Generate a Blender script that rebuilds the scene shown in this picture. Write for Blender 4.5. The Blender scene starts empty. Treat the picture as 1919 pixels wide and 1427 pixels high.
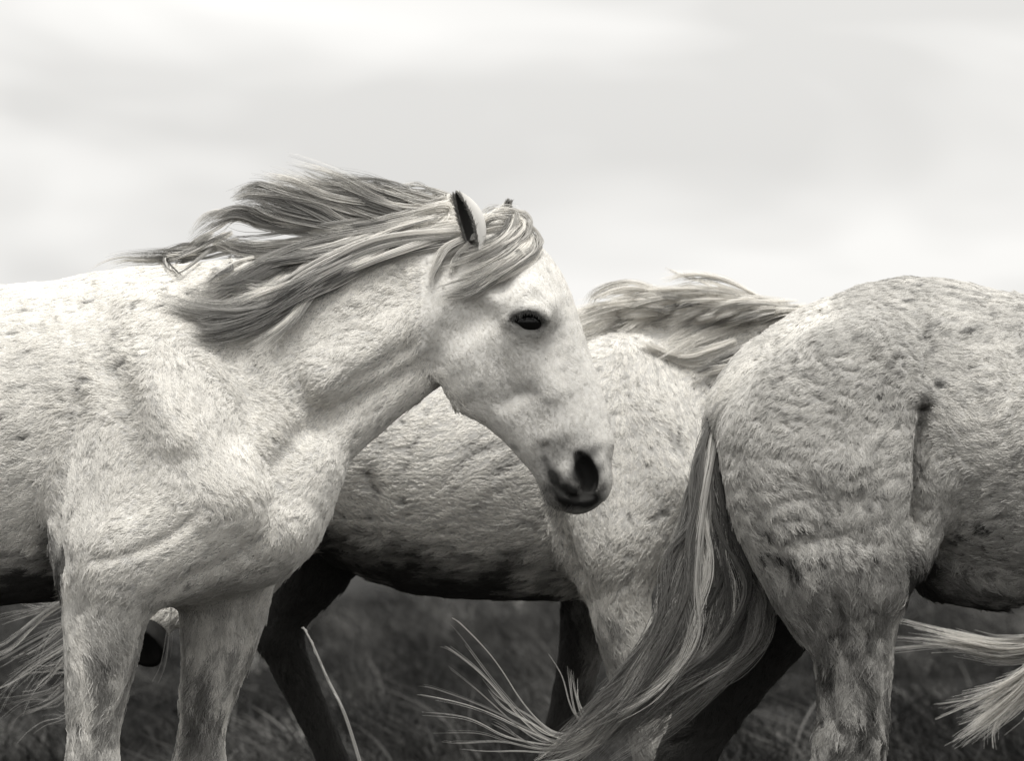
import bpy, math, random
import numpy as np
import openvdb
from mathutils import Vector
from mathutils.bvhtree import BVHTree

rng = np.random.default_rng(11)
scene = bpy.context.scene
COL = scene.collection
DIST, HORIZON, CAM_Z = 9.0, 850.0, 1.09      # metres to the leading horse, horizon row, eye height

# ------------------------------------------------------------------ camera
cam_data = bpy.data.cameras.new('camera')
cam = bpy.data.objects.new('camera', cam_data); COL.objects.link(cam)
cam.location = (0.9595, -DIST, CAM_Z)
cam.rotation_euler = (math.radians(90), 0, 0)
cam_data.sensor_width = 36.0
cam_data.lens = 36.0 * DIST / 1.919
cam_data.shift_y = (HORIZON - 713.5) / 1919.0
cam_data.clip_end = 3000.0
cam_data.dof.use_dof = True
cam_data.dof.focus_distance = DIST - 0.12
cam_data.dof.aperture_fstop = 7.5
scene.camera = cam

# ------------------------------------------------------------------ overcast sky
world = bpy.data.worlds.new('World'); scene.world = world; world.use_nodes = True
nt = world.node_tree; nt.nodes.clear()
def node(tree, kind, **kw):
    n = tree.nodes.new(kind)
    for k, v in kw.items():
        if k in n.inputs: n.inputs[k].default_value = v
        else: setattr(n, k, v)
    return n
tc = node(nt, 'ShaderNodeTexCoord')
sep = node(nt, 'ShaderNodeSeparateXYZ'); nt.links.new(tc.outputs['Generated'], sep.inputs[0])
zc = node(nt, 'ShaderNodeMath', operation='MAXIMUM'); nt.links.new(sep.outputs['Z'], zc.inputs[0]); zc.inputs[1].default_value = 0.0
over = node(nt, 'ShaderNodeMath', operation='MULTIPLY_ADD'); nt.links.new(zc.outputs[0], over.inputs[0])
over.inputs[1].default_value = 1.9; over.inputs[2].default_value = 1.0      # overcast sky: zenith brighter than horizon
mp = node(nt, 'ShaderNodeMapping'); nt.links.new(tc.outputs['Generated'], mp.inputs['Vector'])
mp.inputs['Scale'].default_value = (7.0, 7.0, 24.0); mp.inputs['Location'].default_value = (-12.13, 0.0, -10.26)
nz = node(nt, 'ShaderNodeTexNoise', Scale=1.0, Detail=3.0, Roughness=0.5, Distortion=0.4); nt.links.new(mp.outputs[0], nz.inputs['Vector'])
rmp = node(nt, 'ShaderNodeMapRange'); nt.links.new(nz.outputs[0], rmp.inputs[0])
rmp.inputs[1].default_value = 0.40; rmp.inputs[2].default_value = 0.60; rmp.inputs[3].default_value = 0.68; rmp.inputs[4].default_value = 0.90
mul = node(nt, 'ShaderNodeMath', operation='MULTIPLY'); nt.links.new(over.outputs[0], mul.inputs[0]); nt.links.new(rmp.outputs[0], mul.inputs[1])
tint = node(nt, 'ShaderNodeVectorMath', operation='SCALE'); tint.inputs[0].default_value = (1.0, 0.99, 0.965); nt.links.new(mul.outputs[0], tint.inputs['Scale'])
bg = node(nt, 'ShaderNodeBackground'); nt.links.new(tint.outputs[0], bg.inputs[0]); bg.inputs[1].default_value = 1.0
wo = node(nt, 'ShaderNodeOutputWorld'); nt.links.new(bg.outputs[0], wo.inputs[0])

sun_data = bpy.data.lights.new('sun', 'SUN'); sun_data.energy = 3.2; sun_data.angle = math.radians(18)
sun_data.color = (1.0, 0.985, 0.95)
sun = bpy.data.objects.new('sun', sun_data); COL.objects.link(sun)
sun.rotation_euler = Vector((-0.04, 0.36, -1.0)).to_track_quat('-Z', 'Y').to_euler()

vs = scene.view_settings
vs.view_transform = 'Standard'; vs.look = 'None'; vs.gamma = 1.0; vs.exposure = 0.0; vs.use_curve_mapping = False
scene.cycles.max_bounces = 6; scene.cycles.diffuse_bounces = 3
scene.cycles_curves.shape = 'RIBBONS'
try: scene.cycles_curves.subdivisions = 2
except Exception: pass

# ------------------------------------------------------------------ helpers
def W(px, py, y):
    """a point of the place: image column and row at depth y (metres behind the leading horse)"""
    s = (DIST + y) / DIST
    return (0.9595 + (px - 959.5) * 0.001 * s, y, CAM_Z + (HORIZON - py) * 0.001 * s)

SEED = np.random.default_rng(5)
_K = SEED.normal(size=(6, 14, 3)); _PH = SEED.uniform(0, 6.283, (6, 14))
def noise(p, size, s=0):
    """smooth random field, about -1..1, feature size in metres"""
    out = np.zeros(len(p), np.float32)
    k = _K[s % 6] * (2.2 / size)
    for i in range(14): out += np.sin(p @ k[i] + _PH[s % 6][i] + 1.7 * s)
    return out / 14 ** 0.5 * 1.0

def mat_grey(name, rough=0.65, sheen=0.0, fine=0.0, attr=True, base=0.5, spec=0.25, glow=0.0, vary=0.25):
    m = bpy.data.materials.new(name); m.use_nodes = True
    t = m.node_tree; b = t.nodes['Principled BSDF']
    b.inputs['Roughness'].default_value = rough
    b.inputs['Specular IOR Level'].default_value = spec
    if sheen: b.inputs['Sheen Weight'].default_value = sheen
    if attr:
        a = node(t, 'ShaderNodeAttribute'); a.attribute_name = 'tint'; val = a.outputs['Fac']
    else:
        a = node(t, 'ShaderNodeValue'); a.outputs[0].default_value = base; val = a.outputs[0]
    if fine:
        c = node(t, 'ShaderNodeTexCoord'); n = node(t, 'ShaderNodeTexNoise', Scale=fine, Detail=4.0)
        t.links.new(c.outputs['Object'], n.inputs['Vector'])
        r = node(t, 'ShaderNodeMapRange'); t.links.new(n.outputs[0], r.inputs[0])
        r.inputs[1].default_value = 0.3; r.inputs[2].default_value = 0.7; r.inputs[3].default_value = 1 - vary; r.inputs[4].default_value = 1 + vary * 0.8
        mm = node(t, 'ShaderNodeMath', operation='MULTIPLY'); t.links.new(val, mm.inputs[0]); t.links.new(r.outputs[0], mm.inputs[1]); val = mm.outputs[0]
    v = node(t, 'ShaderNodeVectorMath', operation='SCALE'); v.inputs[0].default_value = (1.0, 0.975, 0.925)
    t.links.new(val, v.inputs['Scale']); t.links.new(v.outputs[0], b.inputs['Base Color'])
    if glow:                                     # thin pale hair lets light through
        tr = node(t, 'ShaderNodeBsdfTranslucent'); t.links.new(v.outputs[0], tr.inputs['Color'])
        mx = node(t, 'ShaderNodeMixShader'); mx.inputs[0].default_value = glow
        t.links.new(b.outputs[0], mx.inputs[1]); t.links.new(tr.outputs[0], mx.inputs[2])
        t.links.new(mx.outputs[0], t.nodes['Material Output'].inputs['Surface'])
    return m
M_SKIN = mat_grey('grey_coat_skin', 0.7, 0.0, 90.0, vary=0.12, spec=0.1)
M_HAIR = mat_grey('grey_coat_hair', 0.6, spec=0.12, glow=0.4)
M_MANE = mat_grey('mane_hair', 0.55, spec=0.2, glow=0.4)
M_PALE = mat_grey('pale_mane_hair', 0.6, spec=0.15, glow=0.5)
M_EYE = mat_grey('dark_wet_eye', 0.15, attr=False, base=0.005, spec=0.3)
M_HOOF = mat_grey('dark_hoof', 0.7, fine=60, attr=False, base=0.012, spec=0.1)
M_EAR = mat_grey('ear_skin', 0.8)

def link(o, parent=None, root=None):
    COL.objects.link(o)
    if parent is not None:
        o.parent = parent
        if root is not None and parent.type == 'EMPTY': o.location = -parent.location
    return o

def make_mesh(name, verts, faces, mat, parent=None, tint=None, smooth=True):
    me = bpy.data.meshes.new(name)
    verts = np.asarray(verts, np.float32); 
    me.from_pydata(verts.tolist() if len(verts) < 20000 else [], [], faces if len(verts) < 20000 else [])
    if len(verts) >= 20000:
        faces = np.asarray(faces, np.int32); nf = len(faces); w = faces.shape[1]
        me.vertices.add(len(verts)); me.vertices.foreach_set('co', verts.ravel())
        me.loops.add(nf * w); me.loops.foreach_set('vertex_index', faces.ravel())
        me.polygons.add(nf); me.polygons.foreach_set('loop_start', np.arange(0, nf * w, w, dtype=np.int32))
        me.update(calc_edges=True); me.validate()
    if tint is not None:
        a = me.attributes.new('tint', 'FLOAT', 'POINT'); a.data.foreach_set('value', np.asarray(tint, np.float32))
    if smooth: me.polygons.foreach_set('use_smooth', np.ones(len(me.polygons), bool))
    me.materials.append(mat)
    o = bpy.data.objects.new(name, me); link(o, parent, True)
    return o

def make_hair(name, pts, rad, tint, mat, parent=None):
    """pts (N,K,3) strands, rad (N,K), tint (N)"""
    pts = np.ascontiguousarray(pts, np.float32); N, K = pts.shape[:2]
    c = bpy.data.hair_curves.new(name); c.add_curves([K] * N)
    c.attributes['position'].data.foreach_set('vector', pts.ravel())
    r = c.attributes.get('radius') or c.attributes.new('radius', 'FLOAT', 'POINT')
    r.data.foreach_set('value', np.ascontiguousarray(rad, np.float32).ravel())
    tint = np.ascontiguousarray(tint, np.float32)
    a = c.attributes.new('tint', 'FLOAT', 'CURVE' if tint.ndim == 1 else 'POINT'); a.data.foreach_set('value', tint.ravel())
    c.materials.append(mat)
    o = bpy.data.objects.new(name, c); link(o, parent, True)
    return o

def spline(ctrl, n):
    """Catmull-Rom through the rows of ctrl, n samples"""
    c = np.asarray(ctrl, float); m = len(c)
    if m == 2: return c[0] + (c[1] - c[0]) * np.linspace(0, 1, n)[:, None]
    e = np.vstack([2 * c[0] - c[1], c, 2 * c[-1] - c[-2]])
    t = np.linspace(0, m - 1 - 1e-9, n); i = t.astype(int); f = (t - i)[:, None]
    p0, p1, p2, p3 = e[i], e[i + 1], e[i + 2], e[i + 3]
    return 0.5 * (2 * p1 + (p2 - p0) * f + (2 * p0 - 5 * p1 + 4 * p2 - p3) * f * f + (3 * p1 - p0 - 3 * p2 + p3) * f ** 3)

# ------------------------------------------------------------------ body sculpting: blended anatomical volumes
class Sculpt:
    def __init__(s, y0, axes):
        s.y0 = y0; s.ax = axes                     # axes: three arrays of grid coordinates
        s.shape = tuple(len(a) for a in axes)
        s.d = np.full(s.shape, 0.5, np.float32); s.segs = []
    def _seg(s, p, a, b, ra, rb):
        d = b - a; L2 = float(d @ d) + 1e-12; L = L2 ** 0.5; T = d / L
        nrm = np.array([-T[2], 0, T[0]]); nn = np.linalg.norm(nrm)
        nrm = nrm / nn if nn > 1e-6 else np.array([1.0, 0, 0])
        bi = np.cross(T, nrm)
        qx, qy, qz = p[0] - a[0], p[1] - a[1], p[2] - a[2]
        al = qx * T[0] + qy * T[1] + qz * T[2]
        t = np.clip(al / L, 0, 1)
        rn = ra[0] + (rb[0] - ra[0]) * t; ry = ra[1] + (rb[1] - ra[1]) * t
        et = al - t * L
        u = qx * nrm[0] + qz * nrm[2]; v = qx * bi[0] + qy * bi[1] + qz * bi[2]
        rt = np.minimum(rn, ry)
        k0 = np.sqrt((u / rn) ** 2 + (v / ry) ** 2 + (et / rt) ** 2)
        k1 = np.sqrt((u / rn ** 2) ** 2 + (v / ry ** 2) ** 2 + (et / rt ** 2) ** 2) + 1e-6
        return np.where(k0 < 0.05, -rt, k0 * (k0 - 1) / k1).astype(np.float32)
    def tube(s, ctrl, k=0.04, op='add', sub=3, flow=True):
        """ctrl rows: column, row, depth offset mm, in-plane radius, depth radius (all mm at the horse)"""
        ctrl = np.asarray(ctrl, float)
        if len(ctrl) == 1: ctrl = np.vstack([ctrl, ctrl + [[0.5, 0.5, 0, 0, 0]]])
        n = (len(ctrl) - 1) * sub + 1
        c = spline(ctrl, n)
        P = np.array([W(r[0], r[1], s.y0 + r[2] * 0.001) for r in c])
        sc = (DIST + s.y0 + c[:, 2] * 0.001) / DIST * 0.001
        R = np.maximum(c[:, 3:5] * sc[:, None], 0.003)
        lo = (P - R.max(1)[:, None]).min(0) - 2.2 * k - 0.03; hi = (P + R.max(1)[:, None]).max(0) + 2.2 * k + 0.03
        full = None
        i0 = [int(np.searchsorted(s.ax[j], lo[j])) for j in range(3)]; i1 = [int(np.searchsorted(s.ax[j], hi[j])) for j in range(3)]
        if any(i1[j] - i0[j] < 2 for j in range(3)): return
        sl = tuple(slice(i0[j], i1[j]) for j in range(3))
        t = np.full(tuple(i1[j] - i0[j] for j in range(3)), 0.5, np.float32)
        for i in range(n - 1):
            l2 = np.minimum(P[i] - R[i].max(), P[i + 1] - R[i + 1].max()) - 2.2 * k - 0.03
            h2 = np.maximum(P[i] + R[i].max(), P[i + 1] + R[i + 1].max()) + 2.2 * k + 0.03
            a0 = [max(int(np.searchsorted(s.ax[j], l2[j])), i0[j]) for j in range(3)]
            a1 = [min(int(np.searchsorted(s.ax[j], h2[j])), i1[j]) for j in range(3)]
            if any(a1[j] - a0[j] < 1 for j in range(3)): continue
            ss = tuple(slice(a0[j] - i0[j], a1[j] - i0[j]) for j in range(3))
            g = (s.ax[0][a0[0]:a1[0], None, None], s.ax[1][None, a0[1]:a1[1], None], s.ax[2][None, None, a0[2]:a1[2]])
            t[ss] = np.minimum(t[ss], s._seg(g, P[i], P[i + 1], R[i], R[i + 1]))
            if op == 'add' and flow: s.segs.append((P[i], P[i + 1], R[i], R[i + 1]))
        d = s.d[sl]
        if op == 'add':
            h = np.clip(0.5 + 0.5 * (d - t) / k, 0, 1); s.d[sl] = d + (t - d) * h - k * h * (1 - h)
        else:
            t = -t; h = np.clip(0.5 - 0.5 * (d - t) / k, 0, 1); s.d[sl] = d + (t - d) * h + k * h * (1 - h)
    def cut(s, ctrl, k=0.02, sub=3): s.tube(ctrl, k, 'cut', sub)
    def ground(s):
        s.d = np.maximum(s.d, (-s.ax[2] + 0.002)[None, None, :].astype(np.float32))
    def mesh(s):
        g = openvdb.FloatGrid(0.03); arr = np.clip(s.d, -0.03, 0.03)
        g.copyFromArray(arr)
        pts, quads = g.convertToQuads(isovalue=0.0)
        V = np.stack([np.interp(pts[:, j], np.arange(s.shape[j]), s.ax[j]) for j in range(3)], 1).astype(np.float32)
        return V, quads.astype(np.int32)
    def flow(s, V):
        best = np.full(len(V), 9.0, np.float32); F = np.zeros((len(V), 3), np.float32)
        p = (V[:, 0], V[:, 1], V[:, 2])
        for a, b, ra, rb in s.segs:
            m = max(ra.max(), rb.max()) + 0.06
            lo = np.minimum(a, b) - m; hi = np.maximum(a, b) + m
            ix = np.nonzero(((V > lo) & (V < hi)).all(1))[0]
            if not len(ix): continue
            dd = s._seg((p[0][ix], p[1][ix], p[2][ix]), a, b, ra, rb)
            w = dd < best[ix]; T = (b - a) / (np.linalg.norm(b - a) + 1e-9)
            best[ix[w]] = dd[w]; F[ix[w]] = T
        return F

def grid_axis(lo, hi, coarse, fines):
    out = [lo]
    while out[-1] < hi:
        st = coarse
        for a, b, f in fines:
            if a <= out[-1] < b: st = min(st, f)
        out.append(out[-1] + st)
    return np.array(out)

def relax(V, Q, n=2, f=0.5):
    E = np.concatenate([Q[:, [0, 1]], Q[:, [1, 2]], Q[:, [2, 3]], Q[:, [3, 0]]]); a = np.concatenate([E[:, 0], E[:, 1]]); b = np.concatenate([E[:, 1], E[:, 0]])
    cnt = np.maximum(np.bincount(a, minlength=len(V)), 1)[:, None]
    for _ in range(n):
        S = np.stack([np.bincount(a, V[b, j], minlength=len(V)) for j in range(3)], 1) / cnt
        V = V + (S - V) * f
    return V.astype(np.float32)

def normals(V, Q):
    fn = np.cross(V[Q[:, 2]] - V[Q[:, 0]], V[Q[:, 3]] - V[Q[:, 1]])
    N = np.zeros_like(V)
    for j in range(4):
        for c in range(3): N[:, c] += np.bincount(Q[:, j], fn[:, c], minlength=len(V))
    return N / (np.linalg.norm(N, axis=1, keepdims=True) + 1e-12), np.linalg.norm(fn, axis=1) * 0.5

def unit(a): return a / (np.linalg.norm(a, axis=-1, keepdims=True) + 1e-9)

def grow_coat(V, Q, F, tint, clumps, per, parent, length=0.017, lift=0.35, dens=None, lenf=None, rad=0.00055, tousle=0.5, name='coat', fleck=0.05):
    """short clumped coat hair rooted on the skin, lying along the flow F"""
    N, A = normals(V, Q)
    cen = V[Q].mean(1); w = A.copy()
    px = 959.5 + (cen[:, 0] - 0.9595) * 1000 * DIST / (DIST + cen[:, 1]); py = HORIZON - (cen[:, 2] - CAM_Z) * 1000 * DIST / (DIST + cen[:, 1])
    vis = (px > -120) & (px < 2040) & (py < 1560)
    fn = unit(N[Q].mean(1)); w *= np.where(vis, 1.0, 0.03) * np.where(fn[:, 1] > 0.35, 0.2, 1.0)
    if dens is not None: w *= dens[Q].mean(1)
    idx = rng.choice(len(Q), clumps, p=w / w.sum())
    u = rng.random((clumps, 4)) ** 1.0; u /= u.sum(1, keepdims=True)
    q = Q[idx]; base = (V[q] * u[..., None]).sum(1); n = unit((N[q] * u[..., None]).sum(1)); f = (F[q] * u[..., None]).sum(1)
    tn = (tint[q] * u).sum(1)
    f = f + np.array([0, 0, -0.25]); f -= n * (f * n).sum(1, keepdims=True); f = unit(f)
    b = np.cross(n, f)
    ang = tousle * (noise(base, 0.10, 1) * 0.8 + noise(base, 0.035, 2) * 0.7) + rng.normal(0, 0.12, clumps)
    f = f * np.cos(ang)[:, None] + b * np.sin(ang)[:, None]; b = np.cross(n, f)
    L = length * rng.uniform(0.65, 1.35, clumps)
    lfc = np.ones(clumps)
    if lenf is not None: lfc = (lenf[q] * u).sum(1); L *= lfc
    cr = 0.32 * L + 0.0015
    H = clumps * per
    rep = lambda a: np.repeat(a, per, axis=0)
    base, n, f, b, L, cr = map(rep, (base, n, f, b, L, cr))
    o1 = rng.normal(0, 1, H)[:, None] * 0.5; o2 = rng.normal(0, 1, H)[:, None] * 0.9
    root = base + cr[:, None] * (o1 * b + o2 * f * 1.2)
    Lh = (L * rng.uniform(0.75, 1.2, H))[:, None]
    lf = lift * rng.uniform(0.5, 1.4, H)[:, None] * np.clip(rep(lfc), 0.3, 1.2)[:, None]
    curl = rng.normal(0, 0.25, H)[:, None] * b
    P0 = root - n * 0.0015
    P1 = root + f * Lh * 0.33 + n * Lh * lf * 0.33 + curl * Lh * .1
    P2 = root + f * Lh * 0.68 + n * Lh * lf * 0.48 - cr[:, None] * o1 * b * 0.45 + curl * Lh * .3
    P3 = root + f * Lh * 1.0 + n * Lh * lf * 0.45 - cr[:, None] * o1 * b * 0.85 + curl * Lh * .5
    pts = np.stack([P0, P1, P2, P3], 1)
    r = rad * rng.uniform(0.7, 1.25, H)[:, None] * np.array([1.0, 1.0, 0.8, 0.25])[None]
    dark = np.where(rng.random(clumps) < fleck, rng.uniform(0.66, 0.9, clumps), 1.0)
    tc_ = tn * rng.uniform(0.92, 1.06, clumps) * dark
    th = np.clip(rep(tc_) * rng.uniform(0.9, 1.1, H), 0.004, 0.88)
    th = th[:, None] * np.array([0.78, 0.9, 1.0, 1.1])[None]
    return make_hair(name, pts, r, th, M_HAIR, parent)

def locks(specs, surf=None, off=0.012):
    """specs: (ctrl rows (column,row[,depth mm]), hairs, start radius mm, mid radius mm, end radius mm, grey, y default, flat)"""
    PP, RR, TT = [], [], []
    K = 14
    for sp in specs:
        ctrl, n, r0, r1, r2, grey, y0 = sp[:7]; flat = sp[7] if len(sp) > 7 else 0.45; rad = sp[8] if len(sp) > 8 else 0.00055; wv = sp[9] if len(sp) > 9 else 1.0; tone = sp[10] if len(sp) > 10 else (2.1, 1.15, 0.85, 1.1)
        pts = []
        for c in ctrl:
            y = y0 + (c[2] * 0.001 if len(c) > 2 else 0.0)
            if surf is not None and len(c) < 4:
                h = surf(c[0], c[1])
                if h is not None: y = min(h - off + (c[2] * 0.001 if len(c) > 2 else 0.0), y0 + 0.25)
            pts.append(W(c[0], c[1], y))
        pts = np.array(pts); g = spline(pts, K); T = unit(np.gradient(g, axis=0))
        up = np.stack([-T[:, 2], 0 * T[:, 0], T[:, 0]], 1); up = unit(up); dp = np.cross(T, up)
        s = np.linspace(0, 1, K)
        prof = np.where(s < 0.45, r0 + (r1 - r0) * (s / 0.45), r1 + (r2 - r1) * ((s - 0.45) / 0.55)) * 0.001
        # a lock is itself made of finer wisps
        m = max(2, n // 16); wc = rng.normal(0, 0.62, (m, 2)); ph = rng.uniform(0, 6.28, (m, 3)); am = rng.uniform(0.1, 0.55, m); wt = np.exp(rng.normal(0, 0.4, m)); we = rng.uniform(0.72, 1.05, m)
        wid = rng.integers(0, m, n)
        fine = rng.normal(0, 0.21, (n, 2))
        A = wc[wid][:, None, :] * (0.8 + 0.75 * s)[None, :, None] + fine[:, None, :] * (1.25 - 0.8 * s)[None, :, None]
        wave = wv * am[wid][:, None] * np.sin(s[None] * (3 + 4 * (ph[wid, 1] / 6.28))[:, None] * (1 + 0.8 * (wv - 1)) + ph[wid, 0][:, None]) * (0.2 + s[None])
        a = (A[..., 0] + wave) * prof[None]; d = A[..., 1] * prof[None] * flat
        end = np.minimum(rng.uniform(0.82, 1.0, n) * we[wid], 1.0)
        ss = s[None] * end[:, None]
        i = np.clip((ss * (K - 1)).astype(int), 0, K - 2); fr = (ss * (K - 1) - i)[..., None]
        gg = g[i] * (1 - fr) + g[i + 1] * fr
        fray = np.clip(rng.normal(0, 0.35, (n, 2)) * np.exp(rng.normal(0, 0.8, (n, 1))), -1.3, 1.3)[:, None, :] * (s[None, :, None] ** 2) * prof.max()
        pp = gg + up[i] * (a + fray[..., 0])[..., None] + dp[i] * (d + 0.4 * fray[..., 1])[..., None]
        PP.append(pp); RR.append(rad * rng.uniform(0.7, 1.3, n)[:, None] * np.interp(s, [0, .12, .6, 1], [.15, 1, .9, .2])[None])
        TT.append(np.clip((grey * wt[wid] * rng.uniform(0.8, 1.2, n))[:, None] * np.interp(s, [0, .35, .7, 1], tone)[None], 0.01, 0.85))
    return np.concatenate(PP), np.concatenate(RR), np.concatenate(TT)

def horse_root(name, x, y, label, group=None):
    o = bpy.data.objects.new(name, None); COL.objects.link(o); o.location = (x, y, 0)
    o['label'] = label; o['category'] = 'horse'
    if group: o['group'] = group
    return o

def leg_down(x, y, dy, knee, fet, hoof):
    """lower limb below the knee or hock: cannon, fetlock, pastern, hoof"""
    return [(x, y, dy, 41, 41), (x + (knee - x) * .5, y + 55, dy, 38, 38), (knee, y + 150, dy, 29, 31), (fet, y + 260, dy, 28, 30), (fet + 3, y + 300, dy, 37, 38),
            (fet + 14, y + 350, dy, 31, 32), (hoof, y + 410, dy, 46, 46), (hoof + 12, y + 480, dy, 56, 54)]

def surface_lookup(V, Q):
    tree = BVHTree.FromPolygons(V.tolist(), Q.tolist(), epsilon=0.0)
    c = cam.location.copy()
    def f(px, py):
        d = (Vector(W(px, py, 0.0)) - c).normalized()
        h = tree.ray_cast(c, d)
        return None if h[0] is None else h[0].y
    return f

def to_px(V):
    s = DIST / (DIST + V[:, 1])
    return 959.5 + (V[:, 0] - 0.9595) * 1000 * s, HORIZON - (V[:, 2] - CAM_Z) * 1000 * s

def blob(px, py, cx, cy, rx, ry, rot=0.0, soft=0.3, wob=None):
    c, s_ = math.cos(rot), math.sin(rot); a = (px - cx) * c + (py - cy) * s_; b = -(px - cx) * s_ + (py - cy) * c
    k = np.sqrt((a / rx) ** 2 + (b / ry) ** 2)
    if wob is not None: k = k + wob
    return np.clip((1 + soft - k) / (2 * soft), 0, 1)

def stroke(V, N, line, width, depth, side=-1):
    """press (depth > 0) or raise a band of skin along a line, on the flank that faces side"""
    px, py = to_px(V); c = spline(np.array(line, float), 40); best = np.full(len(V), 1e9); at = np.zeros(len(V))
    ok = np.nonzero((N[:, 1] * side > 0.05) & (px > c[:, 0].min() - 3 * width) & (px < c[:, 0].max() + 3 * width) & (py > c[:, 1].min() - 3 * width) & (py < c[:, 1].max() + 3 * width))[0]
    if not len(ok): return V
    d = np.full(len(ok), 1e9); tt = np.zeros(len(ok))
    for i, (x, y) in enumerate(c[:, :2]):
        e = np.hypot(px[ok] - x, py[ok] - y); w = e < d; d[w] = e[w]; tt[w] = i / 39
    amp = depth * 0.001 * np.exp(-(d / width) ** 2) * np.clip(np.minimum(tt, 1 - tt) * 6 + 0.15, 0, 1) * np.clip(N[ok, 1] * side * 2, 0, 1)
    V = V.copy(); V[ok] -= N[ok] * amp[:, None]
    return V

def fur_relief(V, N, F, amp, rough=None):
    """tousled coat relief: dents drawn out along the lie of the hair"""
    f = unit(F + np.array([0, 0, -0.25])); q = V - f * (V * f).sum(1, keepdims=True) * 0.72
    r = 0.5 * noise(V, 0.09, 1) + 0.55 * noise(q, 0.020, 2) - 2.2 * np.clip(noise(q, 0.012, 0) - 0.75, 0, 1.2)
    if rough is not None: r = r * rough
    return V + N * (amp * r)[:, None], q

def mud_shade(V, line, jag=16.0):
    """0..1 mask for shade painted into the coat, and a muddy foreleg, below a ragged line of (column, row)"""
    px, py = to_px(V); l = np.array(line, float)
    fr = jag * (1.1 * noise(V, 0.03, 3) + 1.0 * noise(V, 0.10, 5) + 0.7 * noise(V * np.array([1, 1, 0.35]), 0.012, 1))
    return np.clip((py - np.interp(px, l[:, 0], l[:, 1]) - fr) / 64.0 + 0.35, 0, 1)

# ------------------------------------------------------------------ ground and meadow
def build_ground():
    xs = np.concatenate([np.linspace(-900, -40, 12), np.linspace(-30, 30, 121), np.linspace(40, 900, 12)])
    ys = np.concatenate([np.linspace(-60, -8, 14), np.linspace(-7, 50, 115), np.linspace(60, 1500, 14)])
    X, Y = np.meshgrid(xs, ys, indexing='ij'); p = np.stack([X.ravel(), Y.ravel(), 0 * X.ravel()], 1)
    near = np.clip((p[:, 1] - 2.0) / 4.0, 0, 1)
    p[:, 2] = near * (0.10 * noise(p, 2.2, 3) + 0.05 * noise(p, 0.8, 4) - 0.02) * (np.abs(p[:, 1]) < 200)
    ny = len(ys); i, j = np.meshgrid(np.arange(len(xs) - 1), np.arange(ny - 1), indexing='ij'); a = (i * ny + j).ravel()
    f = np.stack([a, a + ny, a + ny + 1, a + 1], 1)
    m = mat_grey('dark_turf', 0.9, fine=2.2, attr=False, base=0.018, spec=0.1)
    o = make_mesh('ground', p, f.tolist(), m); o['kind'] = 'structure'; o['label'] = 'dark uneven turf of the open meadow'
    # turf blades and heather-like tufts
    M_G = mat_grey('dark_meadow_grass', 0.7, spec=0.15)
    n = 120000
    d = 10.0 + 24.0 * rng.random(n) ** 1.3
    x = 0.96 + (rng.random(n) - 0.5) * 0.32 * d; y = d - DIST
    q = np.stack([x, y, 0 * x], 1)
    near = np.clip((y - 2.0) / 4.0, 0, 1); z = near * (0.10 * noise(q, 2.2, 3) + 0.05 * noise(q, 0.8, 4) - 0.02)
    tuft = np.clip(0.7 + 0.9 * noise(q, 0.35, 5), 0.15, 2.4); dark = 0.6 * np.exp(0.6 * noise(q, 0.16, 2) + 0.95 * noise(q, 0.4, 0) + 0.5 * noise(q, 1.4, 1))
    h = 0.085 * tuft * rng.uniform(0.5, 1.6, n) * np.clip(0.6 + d / 24, 0.7, 1.6)
    lean = rng.normal(0, 0.5, (n, 2)) + np.array([-0.35, 0])
    base = np.stack([x, y, z - 0.01], 1)
    t = np.linspace(0, 1, 4)
    pts = base[:, None, :] + np.stack([lean[:, :1] * h[:, None] * t ** 2, lean[:, 1:] * h[:, None] * t ** 2, h[:, None] * t * (1 - 0.2 * t)], 2)
    rad = (0.0028 * rng.uniform(0.6, 1.5, n))[:, None] * np.array([1, 0.9, 0.6, 0.15])[None]
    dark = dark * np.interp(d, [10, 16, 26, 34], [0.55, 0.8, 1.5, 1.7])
    tn = 0.025 * dark * rng.uniform(0.5, 1.6, n)
    k = rng.choice(n, 110, replace=False); pts[k] = base[k][:, None, :] + (pts[k] - base[k][:, None, :]) * rng.uniform(1.5, 2.6, 110)[:, None, None]; rad[k] *= 0.6; tn[k] = rng.uniform(0.06, 0.16, 110)   # pale dry stems
    g = make_hair('meadow_grass', pts, rad, tn, M_G)
    g['kind'] = 'stuff'; g['label'] = 'dark rough grass and low heath behind the horses'; g['category'] = 'grass'
build_ground()

def build_stalk():
    c = spline([W(760, 1925, 0.70), W(715, 1600, 0.70), W(655, 1368, 0.70), W(612, 1270, 0.71), W(584, 1205, 0.72), W(568, 1176, 0.73)], 20)
    pts = np.stack([c, c + np.array([0.004, 0.0, 0.0]) * np.linspace(1, 0, 20)[:, None], c + rng.normal(0, 0.0012, (20, 3))])
    rad = np.tile(np.linspace(0.0032, 0.0016, 20), (3, 1)) * np.array([[1], [0.7], [0.6]])
    o = make_hair('reed_stalk', pts, rad, np.array([0.42, 0.36, 0.5]), M_MANE)
    o['label'] = 'single pale dry reed stalk leaning past a dark hind leg'; o['category'] = 'reed'
build_stalk()

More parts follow.
